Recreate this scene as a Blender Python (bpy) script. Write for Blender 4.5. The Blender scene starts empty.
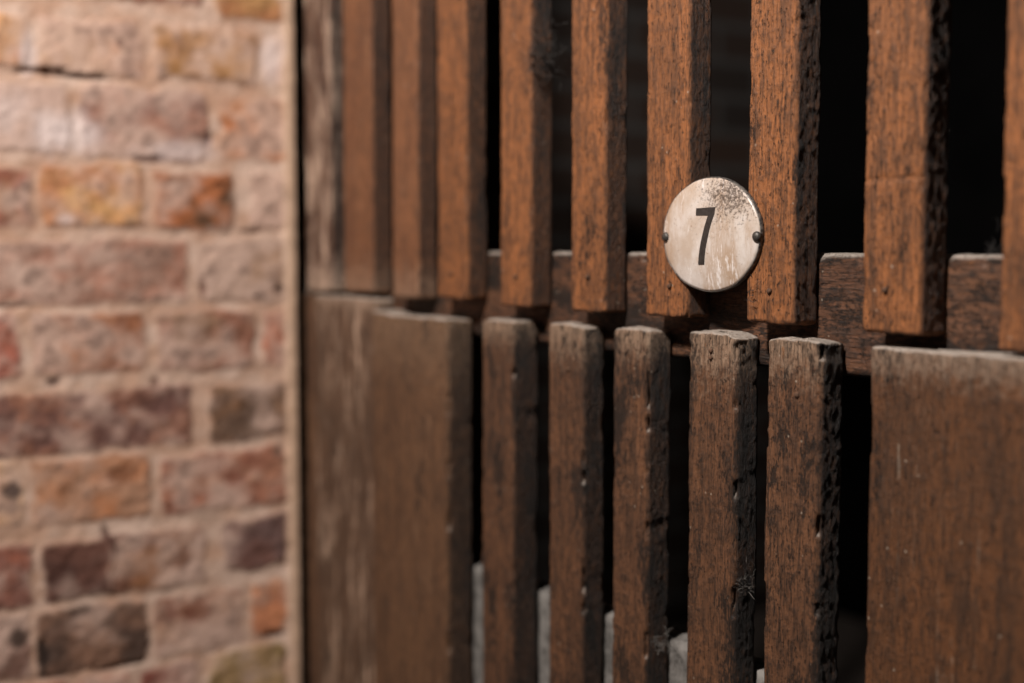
import bpy, math, random
import numpy as np
from mathutils import Vector

S = bpy.context.scene
COL = S.collection

# ------------------------------------------------------------------ camera
cam_d = bpy.data.cameras.new('camera'); cam = bpy.data.objects.new('camera', cam_d); COL.objects.link(cam)
S.camera = cam
cam.location = (0.70093, -0.625, -0.00536)
cam.rotation_euler = (math.radians(90 - 4.0827), 0, math.radians(56.5))
cam_d.sensor_fit = 'HORIZONTAL'; cam_d.sensor_width = 36; cam_d.lens = 1380 / 1024 * 36
cam_d.clip_start = 0.01; cam_d.clip_end = 50
cam_d.dof.use_dof = True
cam_d.dof.focus_distance = 0.905
cam_d.dof.aperture_fstop = 2.5
cam_d.dof.aperture_blades = 9

# ------------------------------------------------------------------ world, lights, exposure
w = bpy.data.worlds.new('world'); S.world = w; w.use_nodes = True
w.node_tree.nodes['Background'].inputs[0].default_value = (1.0, 0.9, 0.8, 1)
w.node_tree.nodes['Background'].inputs[1].default_value = 0.035
S.view_settings.view_transform = 'Standard'; S.view_settings.look = 'None'
S.view_settings.exposure = 0.0; S.view_settings.gamma = 1.0
S.view_settings.use_curve_mapping = False

def lamp(name, loc, power, size, col, target):
    l = bpy.data.lights.new(name, 'AREA'); l.shape = 'DISK'; l.size = size; l.energy = power; l.color = col
    o = bpy.data.objects.new(name, l); COL.objects.link(o); o.location = loc
    o.rotation_euler = (Vector(target) - Vector(loc)).to_track_quat('-Z', 'Y').to_euler()
    return o
lamp('cellar_lamp', (0.22, -0.97, 1.00), 36, 0.12, (1.0, 0.935, 0.885), (-0.2, 0, -0.05))
S.cycles.use_denoising = True
S.cycles.max_bounces = 6

# ------------------------------------------------------------------ numpy noise
def _hash(ix, iy, iz, seed):
    h = (ix * 374761393 + iy * 668265263 + iz * 2147483647 + seed * 974634777) & 0xFFFFFFFF
    h = ((h ^ (h >> 13)) * 1274126177) & 0xFFFFFFFF
    h = ((h ^ (h >> 16)) * 2246822519) & 0xFFFFFFFF
    return ((h ^ (h >> 15)) & 0xFFFFFF) / float(0xFFFFFF)
def vnoise(x, y, z, seed=0):
    """value noise in -1..1"""
    x = np.asarray(x, float); y = np.asarray(y, float) + 0 * x; z = np.asarray(z, float) + 0 * x
    fx, fy, fz = np.floor(x), np.floor(y), np.floor(z)
    ix, iy, iz = fx.astype(np.int64), fy.astype(np.int64), fz.astype(np.int64)
    u, v, t = x - fx, y - fy, z - fz
    u = u * u * (3 - 2 * u); v = v * v * (3 - 2 * v); t = t * t * (3 - 2 * t)
    def c(a, b, d): return _hash(ix + a, iy + b, iz + d, seed)
    r = 0
    for a in (0, 1):
        for b in (0, 1):
            for d in (0, 1):
                r = r + c(a, b, d) * (u if a else 1 - u) * (v if b else 1 - v) * (t if d else 1 - t)
    return r * 2 - 1
def fbm(x, y, z, seed=0, oct=3):
    s = 0; a = 1; n = 0
    for k in range(oct):
        s = s + a * vnoise(x * 2 ** k, y * 2 ** k, z * 2 ** k, seed + 17 * k); n += a; a *= 0.5
    return s / n
def sstep(a, b, x):
    t = np.clip((x - a) / (b - a), 0, 1); return t * t * (3 - 2 * t)
def s2l(c):
    return tuple(((v / 255) / 12.92 if v / 255 <= 0.04045 else (((v / 255) + 0.055) / 1.055) ** 2.4) for v in c)

# ------------------------------------------------------------------ mesh helpers
def link(name, me, mat=None, parent=None, **props):
    o = bpy.data.objects.new(name, me); COL.objects.link(o)
    if mat: me.materials.append(mat)
    if parent: o.parent = parent
    for k, v in props.items(): o[k] = v
    return o
def mesh_np(name, V, quads, attrs=None, cols=None, smooth=True):
    me = bpy.data.meshes.new(name)
    V = np.asarray(V, np.float32); Q = np.asarray(quads, np.int32)
    k = Q.shape[1]
    me.vertices.add(len(V)); me.vertices.foreach_set('co', V.ravel())
    me.loops.add(Q.size); me.loops.foreach_set('vertex_index', Q.ravel())
    me.polygons.add(len(Q)); me.polygons.foreach_set('loop_start', np.arange(0, Q.size, k, dtype=np.int32))
    me.update(calc_edges=True)
    me.polygons.foreach_set('use_smooth', [smooth] * len(Q))
    for n, a in (attrs or {}).items():
        at = me.attributes.new(n, 'FLOAT', 'POINT'); at.data.foreach_set('value', np.asarray(a, np.float32))
    for n, a in (cols or {}).items():
        at = me.attributes.new(n, 'FLOAT_COLOR', 'POINT')
        c = np.ones((len(V), 4), np.float32); c[:, :3] = a; at.data.foreach_set('color', c.ravel())
    me.validate(); me.update()
    return me
def mesh_py(name, V, F, smooth=False):
    me = bpy.data.meshes.new(name); me.from_pydata(V, [], F); me.update()
    me.polygons.foreach_set('use_smooth', [smooth] * len(me.polygons)); return me
def rootobj(name, loc, label, cat, **props):
    o = bpy.data.objects.new(name, None); COL.objects.link(o); o.location = loc
    o.empty_display_size = 0.05
    o['label'] = label; o['category'] = cat
    for k, v in props.items(): o[k] = v
    return o

# ------------------------------------------------------------------ materials
class NT:
    def __init__(s, name):
        s.m = bpy.data.materials.new(name); s.m.use_nodes = True; s.t = s.m.node_tree; s.n = s.t.nodes
        s.b = s.n['Principled BSDF']
    def L(s, a, b): s.t.links.new(a, b)
    def node(s, typ, **kw):
        x = s.n.new(typ)
        for k, v in kw.items(): setattr(x, k, v)
        return x
    def set(s, sock, v):
        if hasattr(v, 'links'): s.L(v, sock)
        else: sock.default_value = v
    def math(s, op, a, b=0.0, clamp=False):
        x = s.node('ShaderNodeMath', operation=op, use_clamp=clamp); s.set(x.inputs[0], a); s.set(x.inputs[1], b); return x.outputs[0]
    def mix(s, f, a, b, blend='MIX'):
        x = s.node('ShaderNodeMix', data_type='RGBA', blend_type=blend)
        s.set(x.inputs[0], f); s.set(x.inputs[6], a if hasattr(a, 'links') else (*a, 1)); s.set(x.inputs[7], b if hasattr(b, 'links') else (*b, 1))
        return x.outputs[2]
    def ramp(s, f, a, b):
        x = s.node('ShaderNodeMapRange', interpolation_type='SMOOTHSTEP'); s.set(x.inputs[0], f)
        x.inputs[1].default_value = a; x.inputs[2].default_value = b; return x.outputs[0]
    def attr(s, n, col=False):
        x = s.node('ShaderNodeAttribute', attribute_name=n); return x.outputs[0] if col else x.outputs[2]
    def coords(s, scale=(1, 1, 1), seed=True):
        tc = s.node('ShaderNodeTexCoord'); mp = s.node('ShaderNodeMapping'); s.L(tc.outputs['Object'], mp.inputs[0])
        mp.inputs['Scale'].default_value = scale
        if seed:
            oi = s.node('ShaderNodeObjectInfo'); v = s.node('ShaderNodeVectorMath', operation='SCALE')
            v.inputs[0].default_value = (13.7, 7.1, 29.3); s.L(oi.outputs['Random'], v.inputs['Scale'])
            s.L(v.outputs[0], mp.inputs['Location'])
        return mp.outputs[0]
    def noise(s, vec, scale, detail=3, rough=0.55, dist=0.0):
        x = s.node('ShaderNodeTexNoise'); s.L(vec, x.inputs['Vector']); x.inputs['Scale'].default_value = scale
        x.inputs['Detail'].default_value = detail; x.inputs['Roughness'].default_value = rough
        x.inputs['Distortion'].default_value = dist; return x.outputs['Fac']
    def voro(s, vec, scale):
        x = s.node('ShaderNodeTexVoronoi'); s.L(vec, x.inputs['Vector']); x.inputs['Scale'].default_value = scale; return x.outputs['Distance']
    def bump(s, h, strength, dist, prev=None):
        x = s.node('ShaderNodeBump'); s.set(x.inputs['Height'], h); x.inputs['Strength'].default_value = strength
        x.inputs['Distance'].default_value = dist
        if prev: s.L(prev, x.inputs['Normal'])
        return x.outputs[0]

def wood(name, c_light, c_mid, c_dark, crust=0.5, along='z', pits=0.5, grey=(0.30, 0.235, 0.18), pale=0.0, rough=0.58, fade=0.55, drips=False):
    """weathered painted softwood. Vertex attributes: side (rough-sawn flank), wear (weathering near a cut end)"""
    M = NT(name)
    st = M.coords((1, 1, 0.10) if along == 'z' else (0.10, 1, 1)); st2 = M.coords((1, 1, 0.35) if along == 'z' else (0.35, 1, 1)); pl = M.coords((1, 1, 1))
    side = M.attr('side'); wear = M.attr('wear')
    big = M.noise(st2, 28, 5, 0.65); mid = M.noise(st, 190, 5, 0.65, 0.3); fine = M.noise(st, 760, 4, 0.7)
    mott = M.noise(pl, 140, 6, 0.75)
    c = M.mix(M.ramp(big, 0.34, 0.68), c_light, c_mid)
    c = M.mix(M.math('MULTIPLY', M.ramp(mid, 0.44, 0.68), 0.7), c, c_dark)
    c = M.mix(M.math('MULTIPLY', M.ramp(mott, 0.46, 0.66), 0.55 + 0.3 * crust), c, c_dark)
    c = M.mix(M.math('MULTIPLY', M.ramp(fine, 0.46, 0.64), 0.65), c, tuple(v * 0.40 for v in c_dark))
    # worn streaks where the paint has gone pale
    pf = M.ramp(M.noise(M.coords((1, 1, 0.18) if along == 'z' else (0.18, 1, 1)), 85, 7, 0.78), 0.60 - 0.14 * pale, 0.74 - 0.08 * pale)
    # rough sawn flank: mottled brown, darker than the faces
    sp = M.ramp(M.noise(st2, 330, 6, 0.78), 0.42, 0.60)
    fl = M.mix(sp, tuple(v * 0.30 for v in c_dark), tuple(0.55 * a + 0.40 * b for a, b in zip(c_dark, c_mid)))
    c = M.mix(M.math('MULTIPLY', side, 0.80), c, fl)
    c = M.mix(M.math('MULTIPLY', M.math('MULTIPLY', pf, M.math('SUBTRACT', 1.0, M.math('MULTIPLY', side, 0.6))), 0.20 + pale), c, grey)
    # grey weathering near cut ends
    wn = M.math('ADD', wear, M.math('MULTIPLY', M.math('SUBTRACT', M.noise(pl, 170, 7, 0.8), 0.5), 2.2), True)
    wn = M.math('MULTIPLY', M.ramp(wn, 0.20, 1.0), M.ramp(wear, 0.0, 0.25))
    c = M.mix(M.math('MULTIPLY', wn, fade), c, M.mix(M.ramp(fine, 0.42, 0.62), grey, tuple(v * 0.35 for v in grey)))
    # flecks of old orange paint
    orf = M.math('MULTIPLY', M.ramp(M.noise(st2, 210, 3, 0.6), 0.70, 0.74), 0.45)
    c = M.mix(orf, c, (0.33, 0.125, 0.035))
    # black tar-like crust lumps
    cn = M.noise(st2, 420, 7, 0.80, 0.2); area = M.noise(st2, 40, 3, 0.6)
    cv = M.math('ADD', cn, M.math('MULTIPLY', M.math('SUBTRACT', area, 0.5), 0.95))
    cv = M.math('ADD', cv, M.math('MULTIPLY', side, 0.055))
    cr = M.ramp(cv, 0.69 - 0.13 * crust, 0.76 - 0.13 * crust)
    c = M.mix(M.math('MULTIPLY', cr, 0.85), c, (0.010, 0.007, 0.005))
    pn = M.noise(st2, 640, 3, 0.6); pt = M.ramp(pn, 0.65 - 0.05 * pits, 0.71 - 0.05 * pits)
    c = M.mix(M.math('MULTIPLY', pt, 0.75), c, (0.016, 0.009, 0.005))
    # pale specks of lime and dust
    vs = M.math('LESS_THAN', M.voro(pl, 120), 0.10)
    vs = M.math('MULTIPLY', vs, M.ramp(M.noise(pl, 30, 3), 0.52, 0.60))
    c = M.mix(M.math('MULTIPLY', vs, 0.6), c, (0.42, 0.34, 0.26))
    if drips:   # runs of pale paint down the face
        dv = M.ramp(M.noise(M.coords((1, 1, 0.05)), 95, 3, 0.5, 0.5), 0.56, 0.64)
        dm = M.math('MULTIPLY', dv, M.ramp(M.noise(M.coords((1, 1, 0.5)), 40, 6, 0.75), 0.44, 0.58))
        c = M.mix(M.math('MULTIPLY', dm, 0.75), c, (0.36, 0.29, 0.22))
    # dust settled on upward faces
    ge = M.node('ShaderNodeNewGeometry'); sx = M.node('ShaderNodeSeparateXYZ'); M.L(ge.outputs['Normal'], sx.inputs[0])
    dz = M.math('MULTIPLY', M.ramp(sx.outputs[2], 0.35, 0.8), M.ramp(M.noise(pl, 420, 3, 0.7), 0.30, 0.50))
    c = M.mix(M.math('MULTIPLY', dz, 0.9), c, (0.47, 0.40, 0.34))
    M.L(c, M.b.inputs['Base Color'])
    M.b.inputs['Roughness'].default_value = rough
    M.b.inputs['Specular IOR Level'].default_value = 0.40
    b1 = M.bump(M.math('SUBTRACT', M.math('ADD', M.math('ADD', mid, mott), M.math('MULTIPLY', fine, 0.9)), M.math('MULTIPLY', pt, 0.6)), 1.0, 0.0013)
    b2 = M.bump(M.math('ADD', M.math('MULTIPLY', cr, -0.4), M.math('MULTIPLY', sp, side)), 0.8, 0.0010, b1)
    M.L(b2, M.b.inputs['Normal'])
    return M.m

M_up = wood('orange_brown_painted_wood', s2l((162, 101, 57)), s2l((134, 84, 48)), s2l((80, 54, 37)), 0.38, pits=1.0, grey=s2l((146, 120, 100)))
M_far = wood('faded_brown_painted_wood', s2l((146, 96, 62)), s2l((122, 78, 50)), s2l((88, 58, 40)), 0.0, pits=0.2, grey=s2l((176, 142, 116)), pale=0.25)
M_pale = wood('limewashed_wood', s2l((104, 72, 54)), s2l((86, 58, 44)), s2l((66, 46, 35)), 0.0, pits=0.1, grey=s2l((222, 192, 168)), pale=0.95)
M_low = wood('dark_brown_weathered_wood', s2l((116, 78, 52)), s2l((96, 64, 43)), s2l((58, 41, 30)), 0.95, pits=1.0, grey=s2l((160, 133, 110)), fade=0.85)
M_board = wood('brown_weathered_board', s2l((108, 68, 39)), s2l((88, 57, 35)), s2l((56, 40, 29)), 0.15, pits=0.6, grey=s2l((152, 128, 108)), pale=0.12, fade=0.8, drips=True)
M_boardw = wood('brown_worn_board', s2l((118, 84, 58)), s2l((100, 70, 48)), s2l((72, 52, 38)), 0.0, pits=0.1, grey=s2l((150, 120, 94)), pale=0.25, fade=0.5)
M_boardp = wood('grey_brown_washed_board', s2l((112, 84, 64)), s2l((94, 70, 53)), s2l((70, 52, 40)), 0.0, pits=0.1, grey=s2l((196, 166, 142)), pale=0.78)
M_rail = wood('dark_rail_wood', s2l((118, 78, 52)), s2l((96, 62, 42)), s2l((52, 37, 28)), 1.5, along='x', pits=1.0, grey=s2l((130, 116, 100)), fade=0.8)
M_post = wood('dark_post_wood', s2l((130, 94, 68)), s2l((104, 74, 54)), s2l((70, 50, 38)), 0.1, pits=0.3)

def simple(name, col, rough=0.6, metal=0.0, nscale=None, col2=None, bump=0.0):
    M = NT(name)
    M.b.inputs['Roughness'].default_value = rough; M.b.inputs['Metallic'].default_value = metal
    if nscale:
        n = M.noise(M.coords(), nscale, 4, 0.65)
        M.L(M.mix(M.ramp(n, 0.35, 0.65), col, col2), M.b.inputs['Base Color'])
        if bump: M.L(M.bump(n, 0.6, bump), M.b.inputs['Normal'])
    else: M.b.inputs['Base Color'].default_value = (*col, 1)
    return M.m
M_nail = simple('rusty_nail_iron', (0.045, 0.024, 0.014), 0.85, 0.0, 900, (0.12, 0.055, 0.026), 0.0003)
M_screw = simple('dull_steel_screw', (0.10, 0.09, 0.08), 0.5, 0.6, 700, (0.05, 0.045, 0.04), 0.0002)
M_rim = simple('tarnished_metal_rim', (0.20, 0.18, 0.16), 0.5, 0.4, 400, (0.045, 0.04, 0.038), 0.0002)
M_black = simple('black_enamel', (0.022, 0.02, 0.019), 0.35, 0, 500, (0.040, 0.036, 0.033))
M_shade = simple('shade_black_masonry', (0.006, 0.0055, 0.0055), 0.95, 0, 6, (0.004, 0.004, 0.004), 0.002)  # near-black colour stands in for the darkness of the unlit interior
M_shade.node_tree.nodes['Principled BSDF'].inputs['Specular IOR Level'].default_value = 0.0
M_stone = simple('dusty_grey_stone', (0.22, 0.20, 0.18), 0.9, 0, 90, (0.10, 0.09, 0.08), 0.002)
M_floor = simple('dusty_earth_floor', (0.14, 0.11, 0.09), 0.9, 0, 20, (0.09, 0.07, 0.06), 0.003)
M_web = simple('dusty_cobweb', (0.035, 0.030, 0.027), 0.95)
M_webl = simple('pale_dusty_cobweb', (0.20, 0.18, 0.16), 0.95)

# ------------------------------------------------------------------ brick wall on the left
XB = -0.654
def B(y0, y1, z0, z1, a, b, pale=0.25): return (y0, y1, z0, z1, s2l(a), s2l(b), pale)
bricks = [
 # row A
 B(-.345, -.236, .228, .290, (168, 120, 92), (140, 96, 78)), B(-.221, -.105, .232, .292, (140, 78, 58), (170, 110, 84)), B(-.090, -.016, .226, .296, (186, 112, 72), (170, 122, 74), .1),
 # row B
 B(-.380, -.277, .160, .208, (206, 148, 96), (190, 120, 92), .3), B(-.267, -.167, .158, .210, (196, 144, 98), (184, 118, 88), .55), B(-.157, -.047, .158, .212, (182, 128, 74), (160, 112, 78), .15), B(-.036, -.013, .160, .212, (206, 170, 150), (190, 120, 100), .8),
 # row C
 B(-.357, -.241, .083, .146, (150, 104, 100), (190, 160, 150), .7), B(-.229, -.102, .078, .148, (176, 112, 88), (140, 100, 90), .5), B(-.087, -.017, .079, .143, (190, 112, 62), (204, 140, 100), .25),
 # row D
 B(-.375, -.278, .009, .068, (176, 130, 100), (150, 78, 62), .4), B(-.271, -.169, .011, .072, (214, 158, 98), (190, 124, 84), .2), B(-.156, -.076, .009, .066, (104, 72, 52), (176, 100, 54), .1), B(-.057, -.016, .010, .071, (198, 150, 126), (186, 126, 104), .75),
 # row E
 B(-.361, -.125, -.064, -.003, (186, 122, 100), (150, 112, 98), .45), B(-.114, -.017, -.065, -.003, (176, 132, 100), (150, 116, 98), .55),
 # row F
 B(-.390, -.291, -.134, -.074, (160, 80, 62), (182, 124, 96), .3), B(-.280, -.170, -.134, -.073, (140, 82, 56), (172, 110, 76), .35), B(-.159, -.054, -.136, -.075, (160, 104, 84), (146, 110, 88), .35), B(-.044, -.018, -.137, -.077, (190, 112, 84), (172, 116, 96), .3),
 # row G
 B(-.364, -.122, -.210, -.150, (116, 78, 72), (150, 96, 74), .22), B(-.104, -.020, -.211, -.153, (116, 88, 74), (140, 98, 70), .3),
 # row H
 B(-.390, -.290, -.277, -.213, (206, 160, 124), (186, 128, 92), .4), B(-.284, -.167, -.279, -.216, (200, 126, 80), (178, 130, 104), .45), B(-.156, -.021, -.281, -.221, (158, 94, 74), (180, 122, 96), .3),
 # row I
 B(-.420, -.285, -.356, -.295, (176, 96, 70), (130, 84, 74), .3), B(-.276, -.206, -.355, -.295, (92, 60, 54), (112, 72, 62), .12), B(-.212, -.110, -.355, -.295, (122, 78, 64), (160, 104, 66), .3), B(-.092, -.020, -.349, -.293, (124, 82, 74), (112, 84, 82), .15),
 # row J
 B(-.390, -.288, -.424, -.360, (150, 108, 96), (104, 72, 62), .3), B(-.283, -.175, -.427, -.363, (88, 66, 58), (146, 104, 84), .25), B(-.167, -.068, -.428, -.364, (134, 76, 58), (200, 150, 124), .7), B(-.060, -.021, -.421, -.365, (222, 142, 94), (196, 120, 84), .15),
 # row K
 B(-.372, -.255, -.500, -.434, (150, 94, 74), (170, 112, 84), .3), B(-.242, -.190, -.505, -.436, (176, 96, 70), (190, 124, 96), .3), B(-.180, -.122, -.505, -.436, (130, 66, 56), (150, 84, 70), .2), B(-.109, -.022, -.508, -.434, (140, 112, 68), (172, 136, 96), .35),
]
rng = random.Random(5)
pal = [((150, 88, 66), (176, 118, 90)), ((128, 80, 68), (150, 100, 78)), ((190, 130, 84), (170, 110, 78)), ((116, 72, 62), (160, 96, 66)), ((176, 104, 78), (150, 108, 92))]
def fill(z0, z1, ya, yb):
    y = yb - 0.016 - rng.choice((0, .03, .06))
    while y > ya:
        L = rng.choice((.104, .104, .215)); a, b = rng.choice(pal)
        bricks.append(B(max(y - L, ya), y, z0, z1, a, b, rng.uniform(.1, .5))); y -= L + .012
for k in range(11): fill(.303 + k * .0735, .365 + k * .0735, -.78, 0)
for k in range(4): fill(-.580 - k * .0735, -.518 - k * .0735, -.78, 0)
for (z0, z1, yb) in [(.228, .290, -.345), (.160, .208, -.375), (.083, .146, -.350), (.009, .068, -.370), (-.064, -.003, -.358), (-.134, -.074, -.388), (-.210, -.150, -.360), (-.277, -.213, -.388), (-.356, -.295, -.418), (-.424, -.360, -.388), (-.5, -.434, -.370)]:
    fill(z0, z1, -.78, yb + .004)

def build_brick_wall():
    dy = dz = 0.0022
    ys = np.arange(-.78, .0001, dy); zs = np.arange(-.80, 1.10, dz)
    Y, Z = np.meshgrid(ys, zs); y = Y.ravel(); z = Z.ravel(); o = np.zeros_like(y)
    # wandering joint lines
    wy = y + 0.0048 * fbm(y * 45, z * 45, o, 1) + 0.0030 * fbm(y * 150, z * 150, o, 2)
    wz = z + 0.0050 * fbm(y * 30, z * 50, o, 3) + 0.0030 * fbm(y * 150, z * 150, o, 4)
    n1 = fbm(y * 60, z * 60, o, 11, 4); n2 = fbm(y * 38, z * 52, o + 3.3, 12, 4); n3 = fbm(y * 150, z * 150, o + 7, 13, 3); n4 = fbm(y * 22, z * 26, o + 9, 14, 3)
    mort = np.array(s2l((216, 188, 170))); mort2 = np.array(s2l((194, 156, 132)))
    t = sstep(-.5, .5, n2)[:, None]
    col = mort * (1 - t) + mort2 * t
    h = 0.0008 * n3 + 0.0012 * n1
    for k, (y0, y1, z0, z1, ca, cb, pale) in enumerate(bricks):
        m = (y > y0 - .02) & (y < y1 + .02) & (z > z0 - .02) & (z < z1 + .02)
        i = np.nonzero(m)[0]
        if len(i) == 0: continue
        r = .006
        cx_, cz_ = (y0 + y1) / 2, (z0 + z1) / 2; hx, hz = (y1 - y0) / 2 - r, (z1 - z0) / 2 - r
        qx = np.abs(wy[i] - cx_) - max(hx, .002); qz = np.abs(wz[i] - cz_) - hz
        d = np.hypot(np.maximum(qx, 0), np.maximum(qz, 0)) + np.minimum(np.maximum(qx, qz), 0) - r
        inside = 1 - sstep(-.0040, .0028, d + .0012 * n3[i])
        tt = sstep(-.5, .5, n2[i] + .25 * n3[i] + rng.uniform(-.25, .25))[:, None]
        bc = np.array(ca) * (1 - tt) + np.array(cb) * tt
        bc = (bc * .86 + bc.mean(1, keepdims=True) * .14) * np.array([1.06, 1.08, 1.0])      # aged, slightly greyed
        bc = bc * (1 + .30 * n3[i] + .16 * n1[i])[:, None]
        # lime and mortar smeared over the face
        pale = pale + .06
        sm = sstep(.64 - pale * .85, 1.16 - pale * .75, .5 + .5 * n4[i] * 1.2 + .35 * n1[i] + .15 * rng.uniform(-1, 1))[:, None] * .8
        bc = bc * (1 - sm) + np.array(s2l((212, 182, 166))) * sm
        # dark fired blotches
        dk = sstep(.20, .62, n1[i] + .35 * n3[i] + rng.uniform(-.12, .12))[:, None] * .5
        bc = bc * (1 - dk) + np.array(s2l((84, 62, 54))) * dk
        edge = sstep(-.0045, .0005, d)[:, None] * .25 * (n3[i] > 0)[:, None]
        bc = bc * (1 - edge) + np.array(s2l((110, 76, 60))) * edge
        f = inside[:, None]
        col[i] = col[i] * (1 - f) + bc * f
        h[i] += inside * (.0026 + .0012 * vnoise(np.full(len(i), k * 3.1), o[i], o[i], 5) + .0012 * n1[i] + .0005 * n3[i]) * (1 - .55 * sm[:, 0])
    # cement fillet where the wall meets the woodwork
    fi = sstep(-.020, -.014, y + .002 * n1)
    h = h * (1 - fi) + fi * (.0050 + .0012 * n1) - .012 * sstep(-.0055, -.0025, y)
    fc = np.array(s2l((200, 168, 142)))[None] * (1 + .12 * n1)[:, None]
    col = col * (1 - fi[:, None] * .9) + fc * fi[:, None] * .9
    # open cracks, knocked-out holes and dark pock marks
    def hole(hy, hz, ry, rz, depth=.006, dark=(50, 38, 32), ang=0., amt=.9):
        ca, sa = math.cos(ang), math.sin(ang)
        u = ((y - hy) * ca + (z - hz) * sa) / ry; v = (-(y - hy) * sa + (z - hz) * ca) / rz
        g = 1 - sstep(.5, 1.1, np.sqrt(u * u + v * v) + .35 * n3)
        nonlocal h, col
        h = h - .5 * depth * g; col = col * (1 - amt * g[:, None]) + np.array(s2l(dark)) * amt * g[:, None]
    hole(-.232, .1555, .050, .0030, .010, (60, 42, 34), -.02)
    hole(-.262, .1590, .030, .0030, .008, (110, 84, 70), .10)
    hole(-.303, -.243, .012, .010, .003, (74, 60, 56))
    hole(-.300, -.386, .012, .012, .004, (60, 46, 40)); hole(-.278, -.408, .007, .024, .005, (46, 36, 32))
    hole(-.120, -.386, .020, .016, .001, (128, 78, 60), 0, .75)
    hole(-.035, -.4245, .020, .0035, .006, (76, 54, 44)); hole(-.200, -.430, .030, .003, .006, (70, 52, 44), .05)
    hole(-.024, -.055, .006, .006, .004, (80, 62, 54)); hole(-.046, -.062, .007, .004, .004, (80, 60, 50))
    hole(-.108, -.052, .004, .012, .004, (110, 74, 60)); hole(-.300, -.0655, .030, .002, .004, (100, 70, 60))
    hole(-.160, .0775, .022, .004, .004, (110, 84, 76)); hole(-.100, .100, .004, .014, .003, (104, 76, 76))
    hole(-.190, .190, .006, .006, .001, (120, 92, 80)); hole(-.210, -.300, .004, .020, .002, (80, 48, 42), .4)
    hole(-.055, .0070, .020, .003, .004, (100, 74, 60)); hole(-.160, -.146, .006, .006, .004, (120, 88, 76))
    hole(-.262, -.140, .010, .005, .004, (90, 68, 60)); hole(-.030, -.226, .008, .006, .001, (120, 96, 84))
    hole(-.195, -.236, .016, .010, .001, (120, 78, 56), 0, .7)
    # white salt bloom
    def bloom(by, bz, ry, rz, amt=.7):
        nonlocal col
        g = 1 - sstep(.2, 1.15, np.hypot((y - by) / ry, (z - bz) / rz) + .5 * n1)
        col = col * (1 - amt * g[:, None]) + np.array(s2l((228, 212, 208))) * amt * g[:, None]
    bloom(-.245, .100, .045, .026, .8); bloom(-.130, .088, .05, .014, .6); bloom(-.278, .175, .010, .026, .7); bloom(-.030, .185, .016, .030, .6); bloom(-.245, .018, .012, .008, .6); bloom(-.30, .12, .03, .02, .4)
    x = XB + h
    ny, nz = len(ys), len(zs)
    idx = np.arange(nz * ny).reshape(nz, ny)
    q = np.stack([idx[:-1, :-1], idx[:-1, 1:], idx[1:, 1:], idx[1:, :-1]], -1).reshape(-1, 4)
    V = np.stack([x, y, z], -1); n = len(V)
    # back skin and edges give the wall its thickness
    bx = XB - .22
    corners = np.array([[bx, ys[0], zs[0]], [bx, ys[-1], zs[0]], [bx, ys[-1], zs[-1]], [bx, ys[0], zs[-1]]])
    V = np.vstack([V, corners]); col = np.vstack([col, np.tile(mort, (4, 1))])
    f = [[n, n + 3, n + 2, n + 1], [idx[0, 0], n, n + 1, idx[0, -1]], [idx[-1, 0], idx[-1, -1], n + 2, n + 3],
         [idx[0, 0], idx[-1, 0], n + 3, n], [idx[0, -1], n + 1, n + 2, idx[-1, -1]]]
    q = np.vstack([q, np.array(f)])
    M = NT('weathered_brickwork')
    c = M.attr('tone', True); v = M.coords(seed=False)
    n_ = M.noise(v, 420, 4, 0.7)
    c = M.mix(0.35, c, M.mix(M.ramp(n_, 0.35, 0.65), (0.45, 0.42, 0.40), (1, 1, 1)), 'MULTIPLY')
    M.L(c, M.b.inputs['Base Color']); M.b.inputs['Roughness'].default_value = .88; M.b.inputs['Specular IOR Level'].default_value = .2
    M.L(M.bump(n_, .6, .0012), M.b.inputs['Normal'])
    me = mesh_np('wall_left', V, q, cols={'tone': col})
    return link('wall_left', me, M.m, kind='structure')
build_brick_wall()

# ------------------------------------------------------------------ rest of the setting
def slab(name, x0, x1, y0, y1, z0, z1, mat, amp=0.004, cell=0.06, seed=0, **props):
    """rough plastered slab: subdivided box, relief on all faces"""
    nx, ny, nz = [max(1, min(240, int(round((b - a) / cell)))) for a, b in ((x0, x1), (y0, y1), (z0, z1))]
    X = np.linspace(x0, x1, nx + 1); Yv = np.linspace(y0, y1, ny + 1); Zv = np.linspace(z0, z1, nz + 1)
    key = {}; V = []; Q = []
    def vid(i, j, k):
        if (i, j, k) not in key: key[(i, j, k)] = len(V); V.append((X[i], Yv[j], Zv[k]))
        return key[(i, j, k)]
    for i in range(nx):
        for j in range(ny):
            Q.append([vid(i, j, 0), vid(i, j + 1, 0), vid(i + 1, j + 1, 0), vid(i + 1, j, 0)])
            Q.append([vid(i, j, nz), vid(i + 1, j, nz), vid(i + 1, j + 1, nz), vid(i, j + 1, nz)])
    for i in range(nx):
        for k in range(nz):
            Q.append([vid(i, 0, k), vid(i + 1, 0, k), vid(i + 1, 0, k + 1), vid(i, 0, k + 1)])
            Q.append([vid(i, ny, k), vid(i, ny, k + 1), vid(i + 1, ny, k + 1), vid(i + 1, ny, k)])
    for j in range(ny):
        for k in range(nz):
            Q.append([vid(0, j, k), vid(0, j, k + 1), vid(0, j + 1, k + 1), vid(0, j + 1, k)])
            Q.append([vid(nx, j, k), vid(nx, j + 1, k), vid(nx, j + 1, k + 1), vid(nx, j, k + 1)])
    V = np.array(V)
    for ax in range(3):
        V[:, ax] += amp * fbm(V[:, 0] / cell * .6, V[:, 1] / cell * .6, V[:, 2] / cell * .6, seed + ax * 7, 2)
    return link(name, mesh_np(name, V, Q), mat, **props)
MF = NT('dim_brickwork')
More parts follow.
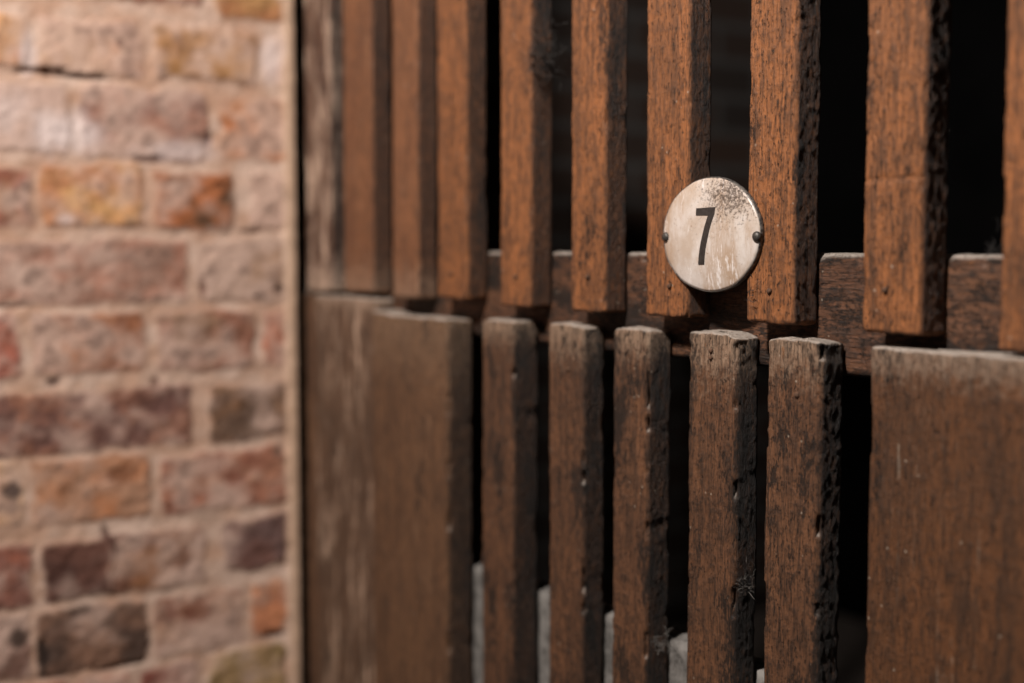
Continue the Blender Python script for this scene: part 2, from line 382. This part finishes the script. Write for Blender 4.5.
bt = MF.node('ShaderNodeTexBrick'); tcb = MF.node('ShaderNodeTexCoord'); sb = MF.node('ShaderNodeSeparateXYZ'); cb = MF.node('ShaderNodeCombineXYZ')
MF.L(tcb.outputs['Object'], sb.inputs[0]); MF.L(sb.outputs[1], cb.inputs[0]); MF.L(sb.outputs[2], cb.inputs[1]); MF.L(cb.outputs[0], bt.inputs['Vector'])
bt.inputs['Scale'].default_value = 1; bt.inputs['Brick Width'].default_value = .225; bt.inputs['Row Height'].default_value = .075; bt.inputs['Mortar Size'].default_value = .008
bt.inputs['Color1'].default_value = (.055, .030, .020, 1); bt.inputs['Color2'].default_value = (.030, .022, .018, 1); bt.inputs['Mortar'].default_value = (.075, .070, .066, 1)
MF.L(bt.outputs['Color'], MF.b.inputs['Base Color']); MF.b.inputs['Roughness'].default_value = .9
slab('floor', -2.4, 1.8, -2.2, 1.95, -.92, -.815, M_floor, .003, .1, 1, kind='structure')
slab('wall_back', -2.4, 1.8, 1.6, 1.75, -.81, 1.12, M_shade, .005, .08, 2, kind='structure')
slab('wall_right', 1.6, 1.75, .10, 1.59, -.81, 1.12, M_shade, .004, .1, 3, kind='structure')
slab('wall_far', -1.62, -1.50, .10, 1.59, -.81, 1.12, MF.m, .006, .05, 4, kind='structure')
slab('ceiling', -2.4, 1.8, .09, 1.95, 1.13, 1.22, M_shade, .004, .1, 5, kind='structure')
slab('trim_1', -.652, 1.2, .0235, .046, -.808, -.2965, M_stone, .0022, .008, 6, kind='structure')

# ------------------------------------------------------------------ timber partition
def plank(name, x0, x1, z0, z1, y0, y1, mat, seed, wear_top=0., wear_bot=0., horiz=False, flank=.7, step=.0016, zvis=None, parent=None, nick=1., bow=.0012, round_=.0022, notch=None, label=None, tilt=0., coarse=.012, groove=None):
    """one sawn timber with rounded, chipped arrises, rough flanks and closed ends"""
    W, T = x1 - x0, y1 - y0
    # perimeter in (u: 0..W, v: 0..T), counter-clockwise seen from above
    r = round_; P = []
    def seg(a, b, n):
        for i in range(n): P.append((a[0] + (b[0] - a[0]) * i / n, a[1] + (b[1] - a[1]) * i / n))
    def arc(cx_, cy_, a0):
        for i in range(3):
            a = a0 + math.pi / 2 * i / 3; P.append((cx_ + r * math.cos(a), cy_ + r * math.sin(a)))
    nW = max(4, int(W / (step * 1.15))); nT = max(3, int(T / (step * 1.15)))
    seg((r, 0), (W - r, 0), nW); arc(W - r, r, -math.pi / 2)
    seg((W, r), (W, T - r), nT); arc(W - r, T - r, 0)
    seg((W - r, T), (r, T), max(3, nW // 3)); arc(r, T - r, math.pi / 2)
    seg((0, T - r), (0, r), max(3, nT // 2)); arc(r, r, math.pi)
    P = np.array(P); m = len(P)
    # ring heights: fine where seen, coarse elsewhere
    lo, hi = zvis or (z0, z1); zl = [z0]
    while zl[-1] < z1 - 1e-6:
        zc = zl[-1]; zl.append(min(z1, zc + (step if lo - .01 <= zc <= hi else coarse)))
    zl = np.array(zl)
    insets = [(.0020, 0.), (.0006, .0006), (0., .002)]
    rings = [(z0 + dz, ins) for ins, dz in [(.0022, 0), (.0008, .0005), (0.0, .0018)]] + [(zz, 0.) for zz in zl if z0 + .003 < zz < z1 - .003] + [(z1 - dz, ins) for ins, dz in [(0., .0018), (.0008, .0005), (.0022, 0)]]
    caps = 5
    def cap(zc, n):   # shrinking loops closing an end
        return [(zc, ('cap', (i + 1) / (n + 1))) for i in range(n)]
    rings = list(reversed(cap(z0, caps))) + rings + cap(z1, caps)
    U = []; 
    mid = np.array([W / 2, T / 2])
    for zz, ins in rings:
        if isinstance(ins, tuple):
            base = mid + (P - mid) * np.array([(W / 2 - .0022) / (W / 2), (T / 2 - .0022) / (T / 2)]); q = mid + (base - mid) * (1 - ins[1] * .995)
        else: q = mid + (P - mid) * np.array([(W / 2 - ins) / (W / 2), (T / 2 - ins) / (T / 2)])
        U.append(np.column_stack([q, np.full(m, zz)]))
    R = len(U); U = np.vstack(U)
    u, v, z = U[:, 0], U[:, 1], U[:, 2]
    o = seed * 3.71
    fx = ((u > W - r) | (u < r)) & (v > r * .4)
    # outward direction
    nx_ = np.where(u > W - r, 1., np.where(u < r, -1., 0.)); ny_ = np.where(v > T - r, 1., np.where(v < r, -1., 0.))
    zz = z
    grain = vnoise(u * 700 + o, v * 700, zz * 25, seed) * .00012 + fbm(u * 160 + o, v * 160, zz * 22, seed + 1) * .00030
    crust = np.maximum(0, fbm(u * 420 + o, v * 420, zz * 240, seed + 2, 3) - .0) * .0011 * flank
    und = .0006 * fbm(u * 20 + o, v * 20, zz * 18, seed + 3)
    edge = (np.abs(nx_) + np.abs(ny_) == 2)
    chip = -np.maximum(0, fbm(u * 40 + o, v * 40, zz * 55 + o, seed + 4) - .22) * .010 * nick
    du = nx_ * (grain + und * .6 + crust * (np.abs(nx_) > 0) + np.where(edge, chip, chip * .25))
    dv = ny_ * (grain + und * .5 + np.where(ny_ > 0, 0, 0) + np.where(edge, chip, 0))
    dv = np.where(ny_ > 0, dv * .2, dv)
    if groove is not None:   # old saw cut across the face
        gz = groove + .0010 * vnoise(u * 90, o, o, 3)
        dv = dv + np.where(ny_ < 0, .0016 * np.exp(-((z - gz) / .0011) ** 2) * (.55 + .45 * vnoise(u * 260, o, o, 4)), 0)
    # frayed cut ends
    endd = np.minimum(z - z0, z1 - z)
    ez = fbm(u * 260 + o, v * 200, o, seed + 5, 3) * .0011 + vnoise(u * 60 + o, v * 60, o, seed + 8) * .0008
    dzv = np.where(endd < .0025, ez, 0)
    # slight bow along the length
    bx = bow * vnoise(z * 3.2 + o, 0 * z, 0 * z, seed + 6) + .0006 * vnoise(z * 14 + o, 0 * z, 0 * z, seed + 7) + tilt * (z - (z0 + z1) / 2)
    # rounded-off shoulders of weathered tops
    Xn = x0 + u + du + bx; Yn = y0 + v + dv; Zn = z + dzv
    if notch:
        Zn = Zn - notch(u, z1 - z, W)
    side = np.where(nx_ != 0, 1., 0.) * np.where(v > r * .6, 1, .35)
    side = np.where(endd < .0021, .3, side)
    wear = np.zeros_like(z)
    if wear_top: wear = np.maximum(wear, np.clip(1 - (z1 - z) / wear_top, 0, 1))
    if wear_bot: wear = np.maximum(wear, np.clip(1 - (z - z0) / wear_bot, 0, 1))
    idx = np.arange(R * m).reshape(R, m); a = idx[:-1]; b = idx[1:]
    q = np.stack([a, np.roll(a, -1, 1), np.roll(b, -1, 1), b], -1).reshape(-1, 4)
    V = np.column_stack([Xn, Yn, Zn])
    if horiz:   # built standing, laid down: length runs along x
        V = np.column_stack([V[:, 2], V[:, 1], -V[:, 0]]); 
    # origin at the timber's lower end
    me = mesh_np(name, V, q, attrs={'side': side, 'wear': wear})
    ob = link(name, me, mat, parent)
    if label: ob['label'] = label
    return ob

part = rootobj('slatted_partition', (0, 0, 0), 'old brown slatted timber partition with upper and lower slats, meeting a brick wall', 'partition')

def nail(x, z, parent, r=.0019, y=-.0003, name='nail_head', mat=None):
    V = []; F = []; n = 18
    prof = [(1.0, .0006), (1.0, -.0006), (.82, -.0013), (.45, -.0017), (.12, -.0018)]
    for rr, yy in prof:
        for i in range(n):
            a = 2 * math.pi * i / n; k = 1 + .05 * math.sin(3 * a + x * 900)
            V.append((x + r * rr * k * math.cos(a), y + yy, z + r * rr * k * math.sin(a)))
    for j in range(len(prof) - 1):
        for i in range(n): F.append((j * n + i, j * n + (i + 1) % n, (j + 1) * n + (i + 1) % n, (j + 1) * n + i))
    F.append(tuple(range(len(prof) * n - n, len(prof) * n))); F.append(tuple(reversed(range(n))))
    return link(name, mesh_py(name, V, F, True), mat or M_nail, parent)

TH = .0208
UP = .56
# upper row: x0, x1, bottom, material, flank, tilt
upper = [(-.6370, -.5745, -.0552, M_pale, .2, 0, 'pale limewashed slat beside the brick wall'),
         (-.5489, -.4870, -.0536, M_far, .3, 0, 'faded brown slat with pale scuffs'),
         (-.4470, -.3979, -.0563, M_far, .3, 0, None),
         (-.3639, -.3135, -.0544, M_up, .5, 0, None),
         (-.2613, -.2159, -.0576, M_up, .5, 0, None),
         (-.1615, -.1175, -.0577, M_up, .7, 0, None),
         (-.0712, -.0248, -.0568, M_up, .8, 0, None),
         (.0345, .0774, -.0566, M_up, .9, .0030, None),
         (.1334, .1772, -.0580, M_up, 1., .0035, None),
         (.2292, .2755, -.0635, M_up, 1., 0, None),
         (.327, .373, -.058, M_up, .8, 0, None),
         (.420, .466, -.057, M_up, .8, 0, None)]
slats = []
for k, (a, b, bot, mat, fl, ti, lab) in enumerate(upper):
    vis = (bot, .31) if k < 10 else (bot, bot)
    st = .0026 if k < 4 else .0016
    o = plank('slat', a, b, bot, UP, -ti * .3, TH, mat, 11 + k, wear_bot=.0 if k > 2 else .05, zvis=vis, parent=part, flank=fl, nick=.5, step=st, label=lab, bow=.0008, groove=.0315 if k == 8 else None)
    slats.append(o)
for k, x, z in [(6, -.0431, -.0354), (7, .0566, -.0360), (8, .1519, -.0326), (5, -.1391, -.0310), (4, -.2380, -.0330), (3, -.3390, -.0330), (9, .2520, -.0360), (10, .350, -.035)]:
    nail(x, z, slats[k], y=-.0003 - upper[k][5] * .3)
lower = [(-.2835, -.2350, -.0690, -.0045), (-.1914, -.1450, -.0680, 0), (-.1055, -.0645, -.0672, -.001), (-.0240, .0240, -.0655, 0), (.0530, .1008, -.0655, 0)]
for k, (a, b, top, yf) in enumerate(lower):
    def nt(u, d, W, k=k):
        s = [0, .4, .2, .9, .3][k]
        return np.exp(-d / .004) * (.0035 * s * sstep(.75 * W, W, u) + .0012 * sstep(.3 * W, 0, u))
    o = plank('slat', a, b, -.80, top, yf, TH + .0004, M_low, 41 + k, wear_top=[.035, .05, .04, .055, .045][k], zvis=(-.34, top), parent=part, flank=1., nick=1.2, step=.0022 if k < 1 else .0016, bow=.0014, notch=nt, round_=.0028)
    slats.append(o)
    if k == 3:
        nail(.0002, -.0781, o, .0017, .0003); nail(.0003, -.0829, o, .0015, .0003)
    elif k != 0: nail((a + b) / 2 + .004, top - .035, o, .002, .0003)
# boards of the lower part
def knob(u, d, W):
    return np.exp(-d / .006) * (.0025 * sstep(.10 * W, .35 * W, u) + .0045 * sstep(.02, 0, u) * 0) 
board1 = plank('board', -.6185, -.4810, -.80, -.0592, .0005, TH, M_boardp, 61, wear_top=.02, zvis=(-.42, -.059), parent=part, flank=.2, nick=.6, step=.003, label='wide pale grey-brown board nearest the brick wall')
board2 = plank('board', -.4790, -.3360, -.80, -.0700, -.0062, TH, M_boardw, 62, wear_top=.10, zvis=(-.42, -.07), parent=part, flank=.3, nick=.8, step=.0028, notch=knob, label='wide brown board with a worn pale top corner', round_=.0035)
board3 = plank('board', .1405, .3440, -.80, -.0662, 0, TH, M_board, 63, wear_top=.03, zvis=(-.34, -.068), parent=part, flank=.3, nick=.5, step=.0018, label='wide brown board with pale paint drips and dusty top edge', round_=.0030)
board4 = plank('board', .362, .56, -.80, -.068, 0, TH, M_board, 64, wear_top=.03, zvis=(-.07, -.068), parent=part, flank=.3, nick=.5, step=.004)
# rails behind the slats: built standing then laid down, so x0..x1 is height and z0..z1 length
rail = plank('rail', .0122, .0885, -.602, .70, TH + .0012, TH + .036, M_rail, 71, horiz=True, zvis=(-.602, .34), parent=part, flank=.6, nick=.6, step=.0022, round_=.005, label='dark horizontal rail behind the slats with a dusty top', bow=.0006)
rail_top = plank('rail', -.555, -.485, -.602, .70, TH + .0012, TH + .036, M_rail, 72, horiz=True, zvis=(0, 0), parent=part, flank=.6, step=.004, round_=.004, coarse=.02)
post = plank('post', -.6525, -.6200, -.812, -.057, .0050, .050, M_post, 74, zvis=(-.42, -.058), parent=part, flank=.3, step=.003, label='dark narrow upright post between brick wall and boards')
post2 = plank('post', .62, .69, -.812, .62, TH + .037, TH + .085, M_post, 75, zvis=(0, 0), parent=part, flank=.3, step=.004, coarse=.02)

# ------------------------------------------------------------------ oval enamel number plate
PC = (.0020, .0002); PA, PB = .0484, .0383
plate = rootobj('number_plate', (PC[0], -.0003, PC[1] - PB), 'oval cream enamel plate with a black 7, screwed across two slats', 'number plate')
def lx(x, y, z): return (x - plate.location.x, y - plate.location.y, z - plate.location.z)
DOME = .0036; YF = -.0040
def face_y(x, z):
    q = ((x - PC[0]) / PA) ** 2 + ((z - PC[1]) / PB) ** 2
    return YF - DOME * max(0, 1 - q ** 1.3)
def disc(name, rings, mat):
    n = 96; V = []; F = []
    for s, y in rings:
        for i in range(n):
            a = 2 * math.pi * i / n
            wob = 1 + .004 * math.sin(5 * a + 1) + .003 * math.sin(11 * a)
            x = PC[0] + PA * s * wob * math.cos(a); z = PC[1] + PB * s * wob * math.sin(a)
            V.append(lx(x, face_y(x, z) if y is None else y, z))
    for j in range(len(rings) - 1):
        for i in range(n): F.append((j * n + i, j * n + (i + 1) % n, (j + 1) * n + (i + 1) % n, (j + 1) * n + i))
    F.append(tuple(range((len(rings) - 1) * n, len(rings) * n))); F.append(tuple(reversed(range(n))))
    return link(name, mesh_py(name, V, F, True), mat, plate)
ME = NT('stained_cream_enamel')
v = ME.coords(seed=False); vs = ME.coords((1, 1, .22), seed=False)
c = ME.mix(ME.ramp(ME.noise(v, 45, 4, .6), .35, .65), s2l((208, 198, 190)), s2l((186, 168, 152)))
c = ME.mix(ME.math('MULTIPLY', ME.ramp(ME.noise(vs, 60, 5, .7), .46, .66), .75), c, s2l((164, 134, 106)))
c = ME.mix(ME.math('MULTIPLY', ME.ramp(ME.noise(vs, 120, 5, .75), .55, .66), .75), c, s2l((236, 230, 226)))  # whitish streaks: soft reflections painted into the enamel colour
# soot speckle gathered toward the upper right of the plate
tc = ME.node('ShaderNodeTexCoord'); sp = ME.node('ShaderNodeSeparateXYZ'); ME.L(tc.outputs['Object'], sp.inputs[0])
dx = ME.math('MULTIPLY', ME.math('SUBTRACT', sp.outputs[0], .022), 30); dz_ = ME.math('MULTIPLY', ME.math('SUBTRACT', sp.outputs[2], .066), 42)
rad = ME.math('SQRT', ME.math('ADD', ME.math('MULTIPLY', dx, dx), ME.math('MULTIPLY', dz_, dz_)))
near = ME.math('SUBTRACT', 1.0, ME.ramp(rad, .0, 1.5))
sn = ME.math('ADD', ME.noise(v, 460, 8, .85), ME.math('MULTIPLY', near, .16))
c = ME.mix(ME.math('MULTIPLY', ME.ramp(sn, .58, .68), .9), c, s2l((70, 58, 50)))
c = ME.mix(ME.math('MULTIPLY', ME.ramp(ME.noise(v, 260, 4, .7), .66, .70), .8), c, s2l((120, 90, 66)))
ME.L(c, ME.b.inputs['Base Color']); ME.b.inputs['Roughness'].default_value = .33
ME.L(ME.math('ADD', ME.math('MULTIPLY', ME.noise(v, 90, 4, .7), .5), .12), ME.b.inputs['Roughness'])
ME.L(ME.bump(ME.noise(v, 130, 3, .6), .35, .0006), ME.b.inputs['Normal'])
disc('enamel_face', [(.965, -.0030), (.988, YF + .0010), (.984, YF)] + [(s, None) for s in (.95, .88, .78, .66, .52, .38, .24, .10, .02)], ME.m)
rimn = 96; V = []; F = []
prof = [(.955, -.0002), (1.0, -.0002), (1.006, -.0022), (1.0, YF + .0004), (.994, YF - .0001), (.986, YF + .0003), (.975, YF + .002)]
for s, y in prof:
    for i in range(rimn):
        a = 2 * math.pi * i / rimn; wob = 1 + .004 * math.sin(5 * a + 1) + .003 * math.sin(11 * a)
        V.append(lx(PC[0] + PA * s * wob * math.cos(a), y, PC[1] + PB * s * wob * math.sin(a)))
k_ = len(prof)
for j in range(k_):
    for i in range(rimn): F.append((j * rimn + i, j * rimn + (i + 1) % rimn, ((j + 1) % k_) * rimn + (i + 1) % rimn, ((j + 1) % k_) * rimn + i))
link('rim', mesh_py('rim', V, F, True), M_rim, plate)['label'] = 'dark tarnished metal rim'
def numeral():
    # outline of the 7: strips between left and right borders
    bar = [((-.0078, .0179), (-.0078, .0132)), ((-.0030, .0180), (-.0030, .0132)), ((.0018, .0182), (.0018, .0131)), ((.0044, .0183), (.0044, .0130)), ((.0108, .0184), (.0104, .0139))]
    stem = [((.0044, .0130), (.0104, .0139)), ((.0028, .0092), (.0088, .0106)), ((.0010, .0050), (.0070, .0064)), ((-.0006, .0002), (.0056, .0022)), ((-.0022, -.0046), (.0040, -.0030)), ((-.0036, -.0098), (.0024, -.0086)), ((-.0047, -.0150), (.0012, -.0142)), ((-.0055, -.0198), (.0005, -.0196))]
    V = []; F = []
    def strip(rows, n=6):
        base = len(V)
        for a, b in rows:
            for lift in (.00045, -.0006):
                for i in range(n + 1):
                    t = i / n; x = a[0] + (b[0] - a[0]) * t; z = a[1] + (b[1] - a[1]) * t
                    V.append(lx(x, face_y(x, z) - lift, z))
        w_ = n + 1
        for r_ in range(len(rows) - 1):
            A = base + r_ * 2 * w_; Bq = A + 2 * w_
            for i in range(n):
                F.append((A + i, A + i + 1, Bq + i + 1, Bq + i)); F.append((A + w_ + i, Bq + w_ + i, Bq + w_ + i + 1, A + w_ + i + 1))
            F.append((A, Bq, Bq + w_, A + w_)); F.append((A + n, A + w_ + n, Bq + w_ + n, Bq + n))
        for A in (base, base + (len(rows) - 1) * 2 * w_):
            for i in range(n): F.append((A + i, A + w_ + i, A + w_ + i + 1, A + i + 1))
    strip(bar); strip(stem)
    return link('numeral', mesh_py('numeral', V, F, False), M_black, plate)
numeral()['label'] = 'black numeral 7'
for sx in (-.0420, .0478):
    x = sx; z = -.0012; r = .0034; V = []; F = []; n = 24; y0 = face_y(x, z) + .0004
    prof = [(1.0, .0008), (1.0, -.0008), (.90, -.0017), (.65, -.0024), (.30, -.0028), (.06, -.0029)]
    for rr, yy in prof:
        for i in range(n):
            a = 2 * math.pi * i / n; V.append(lx(x + r * rr * math.cos(a), y0 + yy, z + r * rr * math.sin(a)))
    for j in range(len(prof) - 1):
        for i in range(n): F.append((j * n + i, j * n + (i + 1) % n, (j + 1) * n + (i + 1) % n, (j + 1) * n + i))
    F.append(tuple(range(len(prof) * n - n, len(prof) * n))); F.append(tuple(reversed(range(n))))
    link('screw', mesh_py('screw', V, F, True), M_screw, plate)

# ------------------------------------------------------------------ cobweb tufts
def tuft(name, centre, n, size, seed, mat, label, rad=.00035, stretch=(1, 1, 1)):
    rg = random.Random(seed); V = []; F = []
    for s in range(n):
        p = Vector(centre) + Vector((rg.gauss(0, size * .4) * stretch[0], rg.gauss(0, size * .4) * stretch[1], rg.gauss(0, size * .5) * stretch[2]))
        d = Vector((rg.uniform(-1, 1), rg.uniform(-1, 1), rg.uniform(-1, 1))).normalized()
        rr = rad * rg.uniform(.4, 1.3); pts = []
        for i in range(9):
            pts.append(p.copy()); d = (d + Vector((rg.uniform(-1, 1), rg.uniform(-1, 1), rg.uniform(-1, 1))) * .75).normalized(); p = p + d * size * .16
        base = len(V)
        for i, q in enumerate(pts):
            t = (pts[min(i + 1, 8)] - pts[max(i - 1, 0)]).normalized(); a = t.orthogonal().normalized(); b = t.cross(a)
            k = rr * (1 - .7 * abs(i / 4 - 1))
            for j in range(4): V.append(tuple(q + (a * math.cos(j * math.pi / 2) + b * math.sin(j * math.pi / 2)) * k))
        for i in range(8):
            for j in range(4): F.append((base + i * 4 + j, base + i * 4 + (j + 1) % 4, base + i * 4 + 4 + (j + 1) % 4, base + i * 4 + 4 + j))
    o = link(name, mesh_py(name, V, F, True), mat); o['label'] = label; o['category'] = 'cobweb'; return o
tuft('cobweb', (-.205, .004, .143), 170, .014, 1, M_web, 'dark fluffy cobweb tuft clinging high on a slat edge', .00028, (.6, 1, 1.6))
tuft('cobweb', (-.0600, .010, -.296), 40, .008, 2, M_webl, 'pale cobweb tuft on a lower slat flank above the stone kerb', .00018)
tuft('cobweb', (.0268, .008, -.232), 30, .008, 3, M_webl, 'thin dusty cobweb between the two nearest lower slats', .00014)
tuft('cobweb', (.2050, .030, -.0135), 40, .009, 6, M_web, 'dark dusty cobweb lying on the rail beside the rightmost full slat', .00018)
tuft('cobweb', (.040, -.001, -.037), 14, .008, 4, M_web, 'small dark cobweb under the edge of the number plate', .0002)
